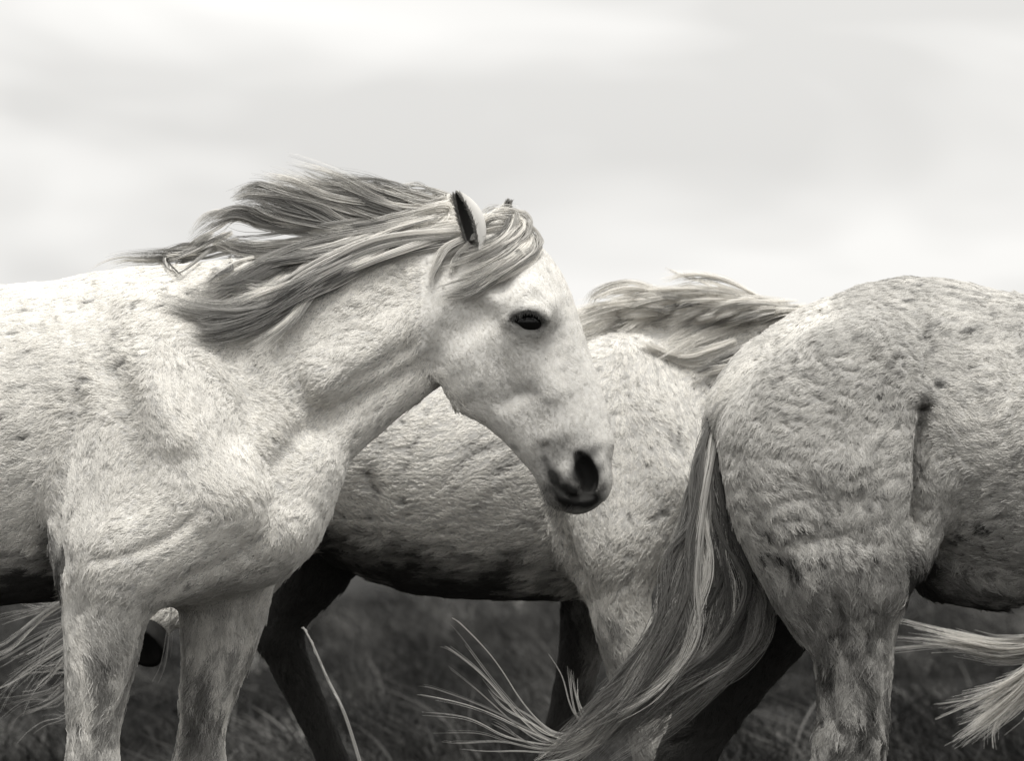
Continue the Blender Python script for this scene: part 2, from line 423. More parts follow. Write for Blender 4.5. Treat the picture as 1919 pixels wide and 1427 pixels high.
# ------------------------------------------------------------------ leading horse (head in profile, mane blown back)
def build_leading_horse():
    y0 = 0.0
    ax = [grid_axis(-1.25, 1.22, 0.013, [(-0.08, 0.75, 0.0075), (0.75, 1.2, 0.0045)]),
          grid_axis(-0.55, 0.75, 0.012, [(-0.50, 0.30, 0.0075), (-0.33, 0.02, 0.0055)]),
          grid_axis(-0.02, 1.68, 0.013, [(0.42, 0.95, 0.0075), (0.95, 1.62, 0.005)])]
    S = Sculpt(y0, ax)
    # trunk, chest to croup
    S.tube([(455, 900, -150, 175, 150), (330, 850, -115, 262, 190), (200, 830, -65, 285, 225), (60, 838, -10, 290, 250), (-150, 850, 70, 290, 268), (-420, 835, 180, 280, 262), (-620, 790, 260, 262, 238), (-800, 770, 330, 205, 195), (-890, 790, 360, 120, 130)], 0.05)
    S.tube([(430, 585, -80, 90, 60), (250, 590, -70, 88, 70), (120, 610, -40, 75, 75), (0, 640, 10, 90, 95)], 0.06)      # withers
    # neck
    S.tube([(868, 530, -52, 120, 72), (800, 560, -50, 138, 80), (720, 590, -55, 152, 86), (600, 650, -75, 182, 100), (470, 712, -100, 222, 122), (340, 770, -110, 250, 165)], 0.04)
    S.tube([(822, 655, -60, 52, 46), (760, 712, -80, 46, 46), (690, 770, -100, 44, 46), (620, 832, -125, 46, 55), (570, 890, -150, 50, 70)], 0.035)   # windpipe
    #S.cut([(792, 640, -132, 12, 16), (740, 672, -142, 15, 20), (680, 716, -155, 16, 22), (610, 775, -178, 17, 24), (550, 840, -205, 15, 22)], 0.02)      # jugular groove
    S.tube([(846, 560, -118, 50, 26), (790, 610, -130, 46, 24), (700, 665, -150, 46, 26), (600, 715, -185, 50, 30)], 0.035)          # neck muscle
    # shoulder, upper arm
    S.tube([(265, 610, -160, 60, 50), (310, 720, -215, 88, 66), (360, 830, -262, 96, 70), (415, 930, -280, 92, 74)], 0.05)
    S.tube([(420, 945, -275, 95, 72), (320, 1000, -270, 120, 82), (225, 1040, -265, 112, 84)], 0.045)
    S.tube([(190, 760, -215, 75, 55), (185, 880, -250, 95, 66), (180, 990, -262, 92, 72), (185, 1060, -262, 80, 74)], 0.05)        # triceps
    # breast
    S.tube([(575, 890, -150, 60, 90), (535, 970, -165, 78, 120), (490, 1030, -175, 68, 118), (400, 1060, -160, 60, 120), (280, 1070, -120, 70, 150)], 0.04)
    S.tube([(522, 1000, -255, 46, 40)], 0.05)
    # near foreleg
    S.tube([(215, 1050, -262, 98, 84), (200, 1130, -265, 82, 76), (191, 1210, -266, 70, 68), (182, 1290, -266, 57, 58), (176, 1370, -266, 48, 52), (172, 1430, -266, 48, 50)], 0.035)
    S.tube(leg_down(172, 1430, -266, 168, 165, 185), 0.02)
    # off foreleg
    S.tube([(425, 1045, -60, 95, 80), (420, 1130, -55, 84, 74), (408, 1210, -52, 68, 64), (392, 1290, -50, 52, 56), (380, 1370, -50, 43, 50), (374, 1430, -50, 46, 50)], 0.035)
    S.tube(leg_down(372, 1430, -50, 362, 352, 372), 0.02)
    # hindquarters (beyond the picture's edge)
    S.tube([(-700, 830, 110, 170, 90), (-690, 1000, 110, 120, 85), (-740, 1160, 115, 80, 62), (-800, 1320, 120, 55, 48), (-820, 1440, 120, 48, 46)], 0.05)
    S.tube(leg_down(-820, 1440, 120, -815, -810, -790), 0.02)
    S.tube([(-800, 830, 450, 170, 90), (-720, 1000, 460, 120, 85), (-640, 1150, 465, 80, 62), (-700, 1320, 465, 55, 48), (-720, 1440, 465, 48, 46)], 0.05)
    S.tube(leg_down(-720, 1440, 465, -700, -680, -660), 0.02)
    # head: midplane drifts towards the camera at the nose
    def hy(px): return -52 - 0.20 * (px - 900)
    def hp(px, py, o, rn, ry): return (px, py, hy(px) + o, rn, ry)
    S.tube([hp(893, 462, 0, 62, 62), hp(925, 505, 0, 88, 80), hp(965, 565, 0, 100, 90), hp(1000, 640, 0, 90, 74), hp(1032, 715, 0, 79, 60), hp(1056, 785, 0, 74, 52), hp(1073, 845, 0, 70, 52), hp(1082, 890, 0, 60, 52)], 0.02)
    S.tube([hp(1092, 905, 0, 54, 56), hp(1082, 918, 0, 46, 50)], 0.02)
    S.tube([hp(930, 470, 0, 55, 60), hp(985, 530, 0, 52, 62), hp(1030, 600, 0, 42, 50), hp(1062, 680, 0, 38, 36), hp(1090, 760, 0, 40, 32), hp(1104, 830, 0, 42, 36)], 0.03)   # nasal bone
    for sd in (-1, 1):
        S.tube([hp(868, 600, sd * 58, 62, 30), hp(880, 665, sd * 62, 72, 32), hp(895, 708, sd * 58, 68, 30)], 0.022)      # jowl
        S.tube([hp(890, 725, sd * 52, 56, 28), hp(938, 768, sd * 42, 42, 26), hp(985, 815, sd * 32, 36, 24), hp(1030, 875, sd * 22, 34, 28), hp(1050, 912, sd * 14, 34, 30)], 0.022)
        S.tube([hp(985, 560, sd * 92, 30, 18), hp(1012, 582, sd * 80, 24, 18)], 0.05)                                    # brow
        S.tube([hp(948, 560, sd * 86, 24, 14), hp(905, 545, sd * 84, 22, 14), hp(870, 530, sd * 78, 22, 14)], 0.02)      # zygomatic arch
        S.tube([hp(965, 640, sd * 80, 13, 9), hp(1000, 690, sd * 71, 12, 8), hp(1030, 735, sd * 58, 10, 7)], 0.04)      # facial crest
        S.tube([hp(1098, 876, sd * 42, 30, 15), hp(1106, 908, sd * 42, 26, 15)], 0.02)                                    # nostril wing
        S.tube([hp(1062, 890, sd * 46, 26, 14), hp(1070, 925, sd * 42, 22, 14)], 0.016)                                    # lip
        S.tube([hp(920, 640, sd * 66, 60, 22), hp(985, 730, sd * 50, 55, 20), hp(1030, 810, sd * 40, 45, 18)], 0.045)
        S.cut([hp(912, 520, sd * 96, 16, 10), hp(940, 535, sd * 100, 14, 10)], 0.02)                                      # hollow above the eye
        S.cut([hp(1022, 840, sd * 62, 9, 8), hp(1034, 888, sd * 64, 12, 10), hp(1052, 918, sd * 62, 9, 8)], 0.012)       # corner of the mouth
    S.tube([hp(1055, 922, 0, 30, 44), hp(1080, 930, 0, 26, 42)], 0.014)                                                     # lower lip and chin
    # eye socket with lids, then the slit
    ec = hp(988, 602, -96, 0, 0)
    S.tube([(976, 598, ec[2] + 6, 34, 20), (1000, 602, ec[2] + 8, 32, 20)], 0.03)
    S.tube([(950, 603, ec[2] - 6, 7, 7), (974, 587, ec[2] - 16, 9, 9), (1000, 581, ec[2] - 19, 9, 9), (1024, 594, ec[2] - 12, 7, 8)], 0.016)
    #S.tube([(960, 616, ec[2] + 2, 6, 7), (984, 630, ec[2] - 2, 6, 7), (1012, 632, ec[2] - 2, 6, 7)], 0.014)
    S.cut([(958, 600, ec[2] - 18, 3, 14), (976, 601, ec[2] - 20, 9, 20), (997, 602, ec[2] - 20, 15, 20), (1010, 609, ec[2] - 18, 11, 16)], 0.006)
    # nostril opening
    S.cut([hp(1086, 858, -52, 11, 24), hp(1097, 882, -48, 19, 34), hp(1104, 908, -46, 17, 32), hp(1092, 924, -50, 10, 20)], 0.007)
    # line between the lips
    S.cut([hp(1042, 912, -60, 3, 10), hp(1075, 933, -52, 3, 10), hp(1115, 930, -42, 3, 14)], 0.008)
    S.ground()
    V, Q = S.mesh(); V = relax(V, Q, 2, 0.4)
    N, A = normals(V, Q); F = relax(S.flow(V), Q, 30, 0.6)
    px, py = to_px(V)
    head = np.clip((px - 0.9 * (py - 700) - 800) / 40 + 0.0, 0, 1) * (px > 790) * (py < 985)
    rough = 1 - 0.75 * head
    V = stroke(V, N, [(805, 622), (745, 672), (680, 716), (610, 775), (545, 845), (490, 905)], 24, 14)
    V = stroke(V, N, [(150, 700), (135, 790), (108, 900), (95, 1000), (105, 1090)], 22, 22)
    V = stroke(V, N, [(160, 1050), (240, 1040), (320, 1005), (390, 945)], 12, 6)
    V = stroke(V, N, [(300, 1110), (380, 1075), (450, 1040), (500, 1000)], 14, 7)
    V = stroke(V, N, [(240, 640), (300, 760), (350, 860)], 34, -14)
    V = stroke(V, N, [(190, 650), (230, 780), (250, 900), (235, 990)], 26, 12)
    V = stroke(V, N, [(420, 640), (470, 740), (440, 850)], 30, 11)
    V = stroke(V, N, [(840, 600), (815, 660), (822, 700)], 16, 4)
    V = stroke(V, N, [(925, 770), (975, 740), (1010, 745)], 16, 6)
    N, A = normals(V, Q)
    V, q = fur_relief(V, N, F, 0.0015, rough)
    # coat greys: pale with flecks; dark muzzle skin
    dap = noise(V, 0.05, 3) * 0.4 + noise(V, 0.017, 4) * 0.6
    tint = 0.80 + 0.03 * noise(V, 0.22, 5) + 0.03 * noise(q, 0.02, 3) - 0.6 * np.clip(noise(q, 0.012, 0) - 0.65, 0, 1.0) * np.clip(0.55 + 0.8 * noise(V, 0.18, 2), 0.1, 1) * (1 - 0.6 * np.clip((px - 480) / 150, 0, 1))
    tint -= head * 0.24 * np.clip(noise(V, 0.014, 1) + 0.5 * noise(V, 0.04, 2) - 0.75, 0, 1.2) * np.clip((py - 560) / 200, 0.2, 1)
    tint = tint * (1 - 0.20 * head)
    wob = 0.12 * noise(V, 0.02, 0)
    muz = np.maximum.reduce([blob(px, py, 1098, 888, 30, 45, -0.12, 0.3, wob), blob(px, py, 1080, 936, 50, 22, 0.1, 0.35, wob), blob(px, py, 1036, 893, 13, 38, -0.45, 0.4, wob), blob(px, py, 1062, 922, 42, 18, 0.25, 0.4, wob)]) * (V[:, 1] < 0.08)
    halo = blob(px, py, 1075, 890, 70, 66, 0, 0.35, wob)
    tint = tint * (1 - 0.42 * halo); tint = tint * (1 - muz) + 0.02 * muz
    rim = blob(px, py, 988, 602, 44, 29, 0.2, 0.35, wob * 0.5) * (V[:, 1] < -0.06)
    tint = tint * (1 - 0.5 * rim)
    slit = blob(px, py, 990, 601, 29, 15, 0.3, 0.35, wob * 0.4) * (V[:, 1] < -0.06); tint = tint * (1 - slit) + 0.015 * slit
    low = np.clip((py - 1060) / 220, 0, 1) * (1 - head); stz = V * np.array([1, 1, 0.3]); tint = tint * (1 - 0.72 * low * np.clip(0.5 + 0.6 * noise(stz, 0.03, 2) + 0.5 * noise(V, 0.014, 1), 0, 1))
    ms = mud_shade(V, [(-900, 1075), (-300, 1065), (0, 1052), (60, 1035), (105, 1020)]) * (px < 112) * (px > -650)  # belly shade painted into the coat tint
    tint = tint * (1 - ms) + 0.07 * ms
    root = horse_root('white_horse', 0.2, 0.0, 'pale horse in profile with dark muzzle and long mane blown back off its neck')
    bare0 = np.maximum(np.maximum(muz, slit), np.maximum(head * 0.75, halo * 0.6))
    body = make_mesh('body', V, Q, M_SKIN, root, tint * (0.5 + 0.5 * bare0))
    surf = surface_lookup(V, Q)
    bare = np.maximum(np.maximum(muz, halo * 0.6), np.maximum(slit, rim * 0.8))
    dens = (1 - 0.97 * np.maximum(muz, slit)) * (1 + 0.6 * head)
    lenf = (1.0 - 0.74 * head) * (1 - 0.6 * bare) * (1 + 0.9 * np.clip((py - 1080) / 200, 0, 1) * (1 - head))
    grow_coat(V, Q, F, tint, 70000, 8, root, length=0.010, lift=0.14, dens=dens, lenf=lenf, tousle=0.3, rad=0.00052)
    # eye
    ey = surf(935, 640) or -0.15
    u = np.linspace(0, math.pi, 17); v = np.linspace(0, 2 * math.pi, 25)[:-1]
    c = np.array(W(990, 604, (ec[2] + 9) * 0.001)); r = 0.027
    ev = [c + r * np.array([math.sin(a) * math.cos(b) * 1.1, math.sin(a) * math.sin(b), math.cos(a) * 0.9]) for a in u for b in v]
    ef = [(i * 24 + j, i * 24 + (j + 1) % 24, (i + 1) * 24 + (j + 1) % 24, (i + 1) * 24 + j) for i in range(16) for j in range(24)]
    make_mesh('eye', ev, ef, M_EYE, root)
    # eyelashes and the whiskers of lips and chin
    lp = []
    for i in range(70):
        t = rng.random(); x = 957 + 64 * t; y_ = 600 - 21 * math.sin(math.pi * min(1, t * 0.95)) + 4 * t
        h = surf(x, y_ - 4) or -0.16; o = np.array(W(x, y_, h - 0.001)); dn = np.array([rng.normal(0.002, 0.002), -0.010, rng.uniform(-0.009, -0.002)])
        lp.append(np.stack([o, o + dn * 0.6, o + dn + np.array([0, 0, -0.003])]))
    make_hair('eyelashes', np.array(lp), np.tile([0.0006, 0.0005, 0.0002], (70, 1)), rng.uniform(0.01, 0.05, 70), M_MANE, root)
    lp = []
    for i in range(36):
        x, y_ = [(1035 + 40 * rng.random(), 951 - 6 * rng.random()), (1016 + 14 * rng.random(), 905 + 35 * rng.random())][i % 2]
        h = surf(x, y_)
        if h is None: continue
        o = np.array(W(x, y_, h + 0.002)); L_ = rng.uniform(0.012, 0.03); dn = unit(np.array([rng.normal(-0.1, 0.5), -0.6, -1.0])) * L_
        lp.append(np.stack([o, o + dn * 0.5, o + dn + np.array([-0.003, 0, -0.002])]))
    make_hair('whiskers', np.array(lp), np.tile([0.0003, 0.00025, 0.0001], (len(lp), 1)), rng.uniform(0.02, 0.1, len(lp)), M_MANE, root)
    # ears
    def ear(bx, by, tx, ty, yb, yt, wid, face, spread, dark_in):
        b = np.array(W(bx, by, yb)); t = np.array(W(tx, ty, yt)); axv = t - b; L = np.linalg.norm(axv); a = axv / L
        f = np.array(face, float); f -= a * (f @ a); f /= np.linalg.norm(f); sdir = np.cross(a, f)
        nu, nth = 18, 17; vv, tt = [], []
        for layer in (0, 1):
            for i in range(nu):
                s = i / (nu - 1); w = wid * (0.50 + 0.95 * s) * (1 - s ** 1.7) ** 0.85 + 0.0008; w = min(w, wid * 0.98)
                cen = b + axv * s - f * 0.010 * math.sin(math.pi * s) + sdir * 0.004 * math.sin(2.5 * s)
                for j in range(nth):
                    th = math.radians(spread) * (j / (nth - 1) * 2 - 1)
                    rr = w - (0.0032 if layer else 0) * min(1, 6 * (1 - s))
                    vv.append(cen + rr * (-f * math.cos(th) * 0.85 + sdir * math.sin(th)))
                    edge = abs(j / (nth - 1) * 2 - 1)
                    tt.append((dark_in + 0.05 * edge ** 4) if layer else 0.6 - 0.3 * s ** 3)
        q = lambda l, i, j: l * nu * nth + i * nth + j
        ff = []
        for i in range(nu - 1):
            for j in range(nth - 1):
                ff.append((q(0, i, j), q(0, i, j + 1), q(0, i + 1, j + 1), q(0, i + 1, j))); ff.append((q(1, i, j), q(1, i + 1, j), q(1, i + 1, j + 1), q(1, i, j + 1)))
            for j in (0, nth - 1): ff.append((q(0, i, j), q(0, i + 1, j), q(1, i + 1, j), q(1, i, j)))
        vv.append(b + axv * 0.10 + f * 0.004); tt.append(0.02); ci = len(vv) - 1
        for j in range(nth): ff.append((q(1, 3, j), q(1, 3, (j + 1) % nth), ci))
        e = make_mesh('ear', vv, ff, M_EAR, root, tt)
        # fine hair along the rim and inside
        k = 900; pp = []; vv = np.array(vv)
        for _ in range(k):
            i = rng.integers(1, nu - 2); j = 0 if rng.random() < .5 else nth - 1
            o = vv[q(0, i, j)] * (x := rng.random()) + vv[q(0, i + 1, j)] * (1 - x); d = a * 0.0075 + f * rng.normal(0.002, 0.002) + sdir * rng.normal(0, 0.003)
            pp.append(np.stack([o, o + d * .5, o + d]))
        make_hair('ear_fringe', np.array(pp), np.tile([0.0005, 0.0004, 0.0001], (k, 1)), rng.uniform(0.12, 0.4, k), M_MANE, e)
    ear(895, 468, 853, 357, -0.128, -0.145, 0.033, (-0.85, -0.8, -0.1), 132, 0.07)
    ear(938, 455, 952, 373, 0.015, 0.02, 0.021, (0.75, -0.5, 0.0), 120, 0.06)
    # mane
    g = []
    def split(c, n, r0, r1, r2, grey, y, flat):
        for _ in range(3):
            m = len(c); jx = rng.normal(0, 7, m); jy = rng.normal(0, 7, m) * np.linspace(0.5, 1.3, m); jz = rng.normal(0, 9, m)
            cc = [(q[0] + jx[k] + (rng.uniform(-30, 34) if k == 0 else 0), q[1] + jy[k], (q[2] if len(q) > 2 else 0) + (20 if k == 0 else -abs(jz[k]))) for k, q in enumerate(c)]
            g.append((cc, max(10, int(n * 0.36)), r0 * 0.8, r1 * 0.8, r2 + 1, grey * math.exp(rng.normal(0, 0.38)), y, flat, 0.00048, 1.3))
    def add(c, n, r0, r1, r2, grey, y=-0.07, flat=0.45):
        if mane_on:
            c = [(min(c[0][0], 838),) + tuple(c[0][1:])] + list(c[1:]); split(c, n, r0, r1, r2, min(grey * 2.0, 0.62), y, flat)
        else: g.append((c, n, r0, r1, r2, min(grey * 1.25, 0.7), y, flat, 0.00046, 1.2, (1.15, 1.0, 0.9, 0.9)))
    mane_on = True
    add([(860, 392, 30), (800, 384), (752, 376), (680, 354, -15), (606, 334, -20), (540, 320, -10)], 420, 12, 17, 4, 0.26)
    add([(850, 400, 20), (734, 396), (624, 370, -10), (551, 344, -20), (484, 326, -20)], 460, 12, 18, 3, 0.20)
    add([(840, 410), (679, 418), (570, 388, -10), (478, 366, -20), (433, 357, -20)], 380, 12, 14, 3, 0.17)
    add([(830, 415), (661, 426), (533, 402, -10), (455, 368, -20)], 260, 12, 11, 2, 0.22)
    add([(830, 420), (642, 436), (515, 422), (440, 406, -10), (398, 422, -10), (350, 462)], 380, 14, 15, 3, 0.24)
    add([(800, 425), (624, 450), (515, 458), (435, 462), (396, 450)], 320, 14, 13, 3, 0.21)
    add([(860, 425), (740, 440), (600, 470), (500, 478), (410, 480)], 330, 14, 18, 3, 0.25)
    add([(860, 425), (697, 446), (588, 478), (497, 512), (405, 546), (332, 553)], 480, 16, 18, 3, 0.15)
    add([(865, 430), (715, 455), (606, 506), (515, 557), (424, 586), (351, 595), (294, 553)], 620, 18, 20, 4, 0.17)
    add([(850, 435), (697, 480), (588, 535), (497, 588), (405, 611), (362, 612)], 520, 16, 20, 6, 0.12)
    add([(840, 438), (700, 474), (620, 520), (540, 560), (450, 590), (380, 600)], 420, 14, 18, 6, 0.11)
    add([(850, 430), (715, 470), (606, 526), (544, 605), (466, 670)], 220, 12, 9, 2, 0.30)
    add([(800, 430), (680, 455), (560, 520), (490, 545), (420, 560)], 240, 12, 12, 3, 0.28)
    add([(800, 440), (700, 462), (590, 520), (500, 560), (430, 582)], 200, 10, 8, 2, 0.36)
    add([(790, 420), (690, 440), (600, 492), (520, 530), (450, 545)], 160, 8, 7, 2, 0.38)
    add([(900, 395, 40), (830, 385, 10), (760, 400), (680, 425), (590, 440)], 320, 12, 17, 5, 0.33)
    add([(895, 400, 30), (820, 408), (740, 420), (660, 440), (560, 455)], 320, 14, 17, 5, 0.36)
    add([(880, 420), (800, 430), (730, 450), (660, 480), (560, 500)], 340, 14, 16, 5, 0.32)
    add([(860, 440), (800, 452), (740, 468), (690, 490), (630, 515)], 240, 12, 13, 4, 0.34)
    add([(860, 382, 30), (820, 362, 10), (775, 350), (745, 346)], 60, 5, 4, 2, 0.30)
    add([(760, 384), (715, 366), (690, 350), (650, 338, -10)], 90, 6, 6, 2, 0.28)
    add([(730, 392), (722, 410), (708, 425), (697, 432)], 50, 4, 3, 1, 0.26)
    add([(420, 450), (380, 470), (330, 478), (275, 484), (222, 492), (168, 520)], 150, 8, 9, 2, 0.2)
    add([(430, 440), (395, 448), (350, 470), (310, 488), (300, 505)], 160, 8, 10, 2, 0.28)
    add([(340, 480), (318, 486), (322, 500), (336, 512)], 40, 3, 4, 1, 0.22)
    add([(430, 470), (390, 470), (350, 500), (330, 520)], 80, 5, 7, 2, 0.25)
    add([(470, 480), (430, 500), (400, 520), (380, 545)], 120, 6, 10, 3, 0.26)
    pts, rd, tt = locks(g, surf, 0.016)
    make_hair('mane', pts, rd, tt, M_MANE, root)
    # forelock swept back across the brow and cheek
    g = []; mane_on = False
    for i in range(17):
        a = i / 16
        sx, sy = 965 + 42 * a + rng.normal(0, 3), 398 + 66 * a
        ex, ey_ = 850 - 30 * a + rng.normal(0, 12), 470 + 92 * a + rng.normal(0, 6)
        mx, my = 950 + rng.normal(0, 6), 432 + 72 * a
        add([(945 + 10 * a, 395 + 15 * a, 15), (sx, sy), (mx, my), ((mx + ex) / 2 + 5, (my + ey_) / 2 + 4), (ex, ey_)], 62, 8, 10, 3, float(rng.choice([0.4, 0.55, 0.66, 0.7])), -0.09)
    for i in range(4):
        a = i / 6
        add([(975 + 20 * a, 470 + 10 * a), (930, 510 + 25 * a), (880, 545 + 14 * a), (830 - 10 * a, 556 + 8 * a)], 80, 7, 9, 3, float(rng.choice([0.4, 0.5, 0.6])), -0.1)
    add([(950, 402, 25), (970, 410, 5), (990, 428), (1006, 455)], 120, 6, 8, 3, 0.5, -0.06)
    add([(895, 418, 10), (925, 404), (958, 400), (988, 418)], 150, 10, 12, 4, 0.5, -0.06)
    add([(900, 432, 10), (930, 420), (960, 418), (992, 436)], 150, 10, 12, 4, 0.56, -0.07)
    add([(880, 455), (862, 470), (852, 490), (846, 512)], 110, 7, 7, 2, 0.4, -0.12)
    add([(870, 450), (835, 475), (815, 510), (805, 545)], 140, 8, 9, 2, 0.5, -0.12)
    pts, rd, tt = locks(g, surf, 0.014)
    make_hair('forelock', pts, rd, tt, M_PALE, root)
    return root
build_leading_horse()

# ------------------------------------------------------------------ horse behind, head hidden by the other's rump
B_Y = 0.95
def build_horse_behind():
    y0 = B_Y
    ax = [grid_axis(-0.15, 2.15, 0.014, [(0.40, 1.45, 0.0085)]), grid_axis(B_Y - 0.5, B_Y + 0.5, 0.013, [(B_Y - 0.42, B_Y, 0.009)]), grid_axis(-0.02, 1.60, 0.014, [(0.35, 1.5, 0.009)])]
    S = Sculpt(y0, ax)
    S.tube([(1300, 850, 0, 150, 120), (1200, 850, 0, 245, 165), (1090, 855, 0, 268, 205), (960, 862, 0, 262, 232), (820, 860, 0, 256, 235), (700, 830, 0, 235, 225), (580, 790, 0, 225, 215), (470, 780, 0, 175, 170), (410, 790, 0, 90, 100)], 0.05)
    S.tube([(1260, 640, 0, 70, 60), (1140, 660, 0, 75, 65), (1000, 690, 0, 70, 80)], 0.05)
    S.tube([(1500, 680, 0, 85, 62), (1420, 690, -10, 110, 75), (1330, 720, -10, 145, 88), (1240, 770, 0, 175, 110)], 0.05)
    S.tube([(1490, 680, 0, 75, 62), (1550, 740, 0, 95, 85), (1610, 830, 0, 80, 62), (1650, 930, 0, 62, 52), (1665, 980, 0, 50, 48)], 0.03)
    S.tube([(1180, 690, -130, 60, 50), (1215, 800, -165, 85, 60), (1250, 900, -175, 85, 66)], 0.05)
    S.tube([(1240, 910, -175, 95, 66), (1180, 980, -180, 105, 74), (1140, 1040, -180, 80, 70)], 0.045)
    S.tube([(1115, 830, -185, 70, 45), (1100, 930, -205, 72, 52), (1115, 1020, -195, 62, 58)], 0.04)
    S.cut([(1040, 930, -225, 8, 14), (1060, 1010, -235, 10, 20), (1082, 1080, -225, 12, 26)], 0.03)
    S.tube([(1155, 1020, -180, 82, 68), (1158, 1100, -178, 64, 60), (1168, 1180, -175, 52, 54), (1185, 1260, -175, 45, 48), (1215, 1350, -175, 42, 46), (1232, 1410, -175, 46, 46)], 0.035)
    S.tube(leg_down(1235, 1410, -175, 1240, 1245, 1262), 0.02)
    S.tube([(1120, 1020, 110, 75, 60), (1105, 1100, 115, 54, 52), (1095, 1190, 118, 44, 46), (1075, 1290, 118, 38, 42), (1068, 1370, 118, 42, 42)], 0.035)
    S.tube(leg_down(1066, 1370, 118, 1055, 1040, 1052), 0.02)
    # far hind leg swung forward
    S.tube([(600, 860, 110, 165, 85), (615, 960, 120, 115, 80), (590, 1060, 128, 72, 62), (545, 1135, 132, 48, 48), (522, 1190, 134, 42, 42)], 0.045)
    S.tube([(522, 1190, 134, 42, 42), (545, 1250, 134, 37, 38), (590, 1350, 134, 31, 32), (635, 1450, 134, 30, 32), (650, 1490, 134, 38, 38), (668, 1545, 134, 31, 32), (690, 1600, 134, 46, 46), (705, 1660, 134, 54, 52)], 0.02)
    # near hind leg trailing, foot lifted
    S.tube([(510, 840, -110, 165, 90), (510, 960, -120, 105, 78), (470, 1060, -125, 66, 56), (432, 1130, -128, 46, 44)], 0.05)
    S.tube([(430, 1135, -128, 42, 42), (385, 1145, -128, 30, 31), (330, 1150, -128, 27, 29), (302, 1156, -128, 34, 34), (284, 1178, -128, 31, 31)], 0.02)
    S.ground()
    V, Q = S.mesh(); V = relax(V, Q, 2, 0.5); N, A = normals(V, Q); F = relax(S.flow(V), Q, 30, 0.6)
    V = stroke(V, N, [(1030, 930), (1055, 1010), (1085, 1090), (1105, 1160)], 16, 16)
    V = stroke(V, N, [(690, 880), (705, 960), (715, 1040)], 18, 10)
    N, A = normals(V, Q); V, q = fur_relief(V, N, F, 0.0015)
    px, py = to_px(V)
    dap = noise(V, 0.05, 3) * 0.4 + noise(V, 0.02, 4) * 0.6
    tint = 0.82 + 0.03 * noise(V, 0.22, 5) + 0.03 * noise(q, 0.02, 3) - 0.5 * np.clip(noise(q, 0.012, 0) - 0.7, 0, 1.0)
    ms = mud_shade(V, [(480, 900), (590, 960), (640, 1005), (700, 1035), (780, 1030), (870, 1048), (960, 1048), (1000, 1075), (1040, 1062), (1085, 1105)]) * (px < 1088) * (px > 430) * ((V[:, 1] > B_Y - 0.03) | (px > 600))  # shade of belly and far hind leg put into the tint
    ms = np.maximum(ms, (0.82 + 0.12 * noise(V, 0.03, 2)) * mud_shade(V, [(1000, 1075), (1200, 1075)], 10) * (V[:, 1] > B_Y + 0.03) * (px < 1200))  # off foreleg darkened with painted shade
    ms = np.maximum(ms, 0.55 * mud_shade(V, [(1050, 1200), (1120, 1170), (1200, 1300), (1300, 1400)], 40) * (V[:, 1] < B_Y) * (px > 1088))  # muddy mottling low on the near foreleg
    tint = tint * (1 - ms) + 0.07 * ms
    root = horse_root('white_horse', 1.0, B_Y, 'pale horse whose barrel shows under the neck and muzzle of another horse')
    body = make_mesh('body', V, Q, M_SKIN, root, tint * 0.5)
    lenf = 1 + 0.6 * np.clip((py - 980) / 80, 0, 1)
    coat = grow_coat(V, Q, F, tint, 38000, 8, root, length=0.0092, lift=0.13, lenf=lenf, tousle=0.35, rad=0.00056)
    surf = surface_lookup(V, Q)
    # lifted hoof
    u = []; hc = np.array(W(288, 1180, B_Y - 0.130)); d = unit(np.array([-0.34, -0.62, -0.50])); nrm = unit(np.array([-d[2], 0, d[0]])); bi = np.cross(d, nrm)
    rows = [(0.0, 0.030), (0.012, 0.036), (0.030, 0.042), (0.050, 0.047), (0.062, 0.049), (0.060, 0.040), (0.052, 0.020), (0.050, 0.001)]
    hv = [hc + d * s + (nrm * math.cos(t) * 1.08 + bi * math.sin(t)) * r for s, r in rows for t in np.linspace(0, 6.2832, 21)[:-1]]
    hf = [(i * 20 + j, i * 20 + (j + 1) % 20, (i + 1) * 20 + (j + 1) % 20, (i + 1) * 20 + j) for i in range(len(rows) - 1) for j in range(20)]
    make_mesh('hoof', hv, hf, M_HOOF, root)
    g = []
    def add(c, n, r0, r1, r2, grey, y=B_Y - 0.12, flat=0.45, rad=0.0006): g.append((c, n, r0, r1, r2, grey, y, flat, rad, 1.0, (1.1, 1, 0.9, 0.95)))
    for i in range(46):
        a = rng.random()
        sx = 1530 - 300 * a + rng.normal(0, 8); sy = 586 - 26 * math.sin(a * 3.1) + 8 * a + rng.normal(0, 5)
        Ls = rng.uniform(150, 290); dip = rng.uniform(-20, 115) * (1 - 0.35 * a)
        ctrl = [(sx, sy, 60), (sx - Ls * .3, sy - 12 + dip * .30), (sx - Ls * .65, sy - 12 + dip * .72), (sx - Ls, sy + 4 + dip + rng.normal(0, 8))]
        add(ctrl, 42, 9, 17, 7, float(rng.choice([0.78, 0.84, 0.85])), flat=0.3, rad=0.0005)
    add([(1260, 560, 40), (1200, 538), (1150, 540), (1112, 556), (1098, 580)], 110, 9, 14, 4, 0.75)
    add([(1300, 555, 40), (1240, 552), (1180, 562), (1130, 585), (1095, 602)], 120, 9, 16, 4, 0.78)
    add([(1280, 550, 40), (1245, 552), (1210, 560), (1190, 566)], 40, 6, 6, 2, 0.6)
    add([(1380, 640), (1330, 660), (1280, 670), (1220, 650), (1195, 640)], 110, 9, 14, 4, 0.75)
    add([(1440, 650), (1380, 672), (1330, 690), (1290, 700)], 90, 8, 10, 3, 0.55)
    add([(1500, 620), (1420, 655), (1350, 680), (1300, 702)], 200, 8, 8, 2, 0.5)
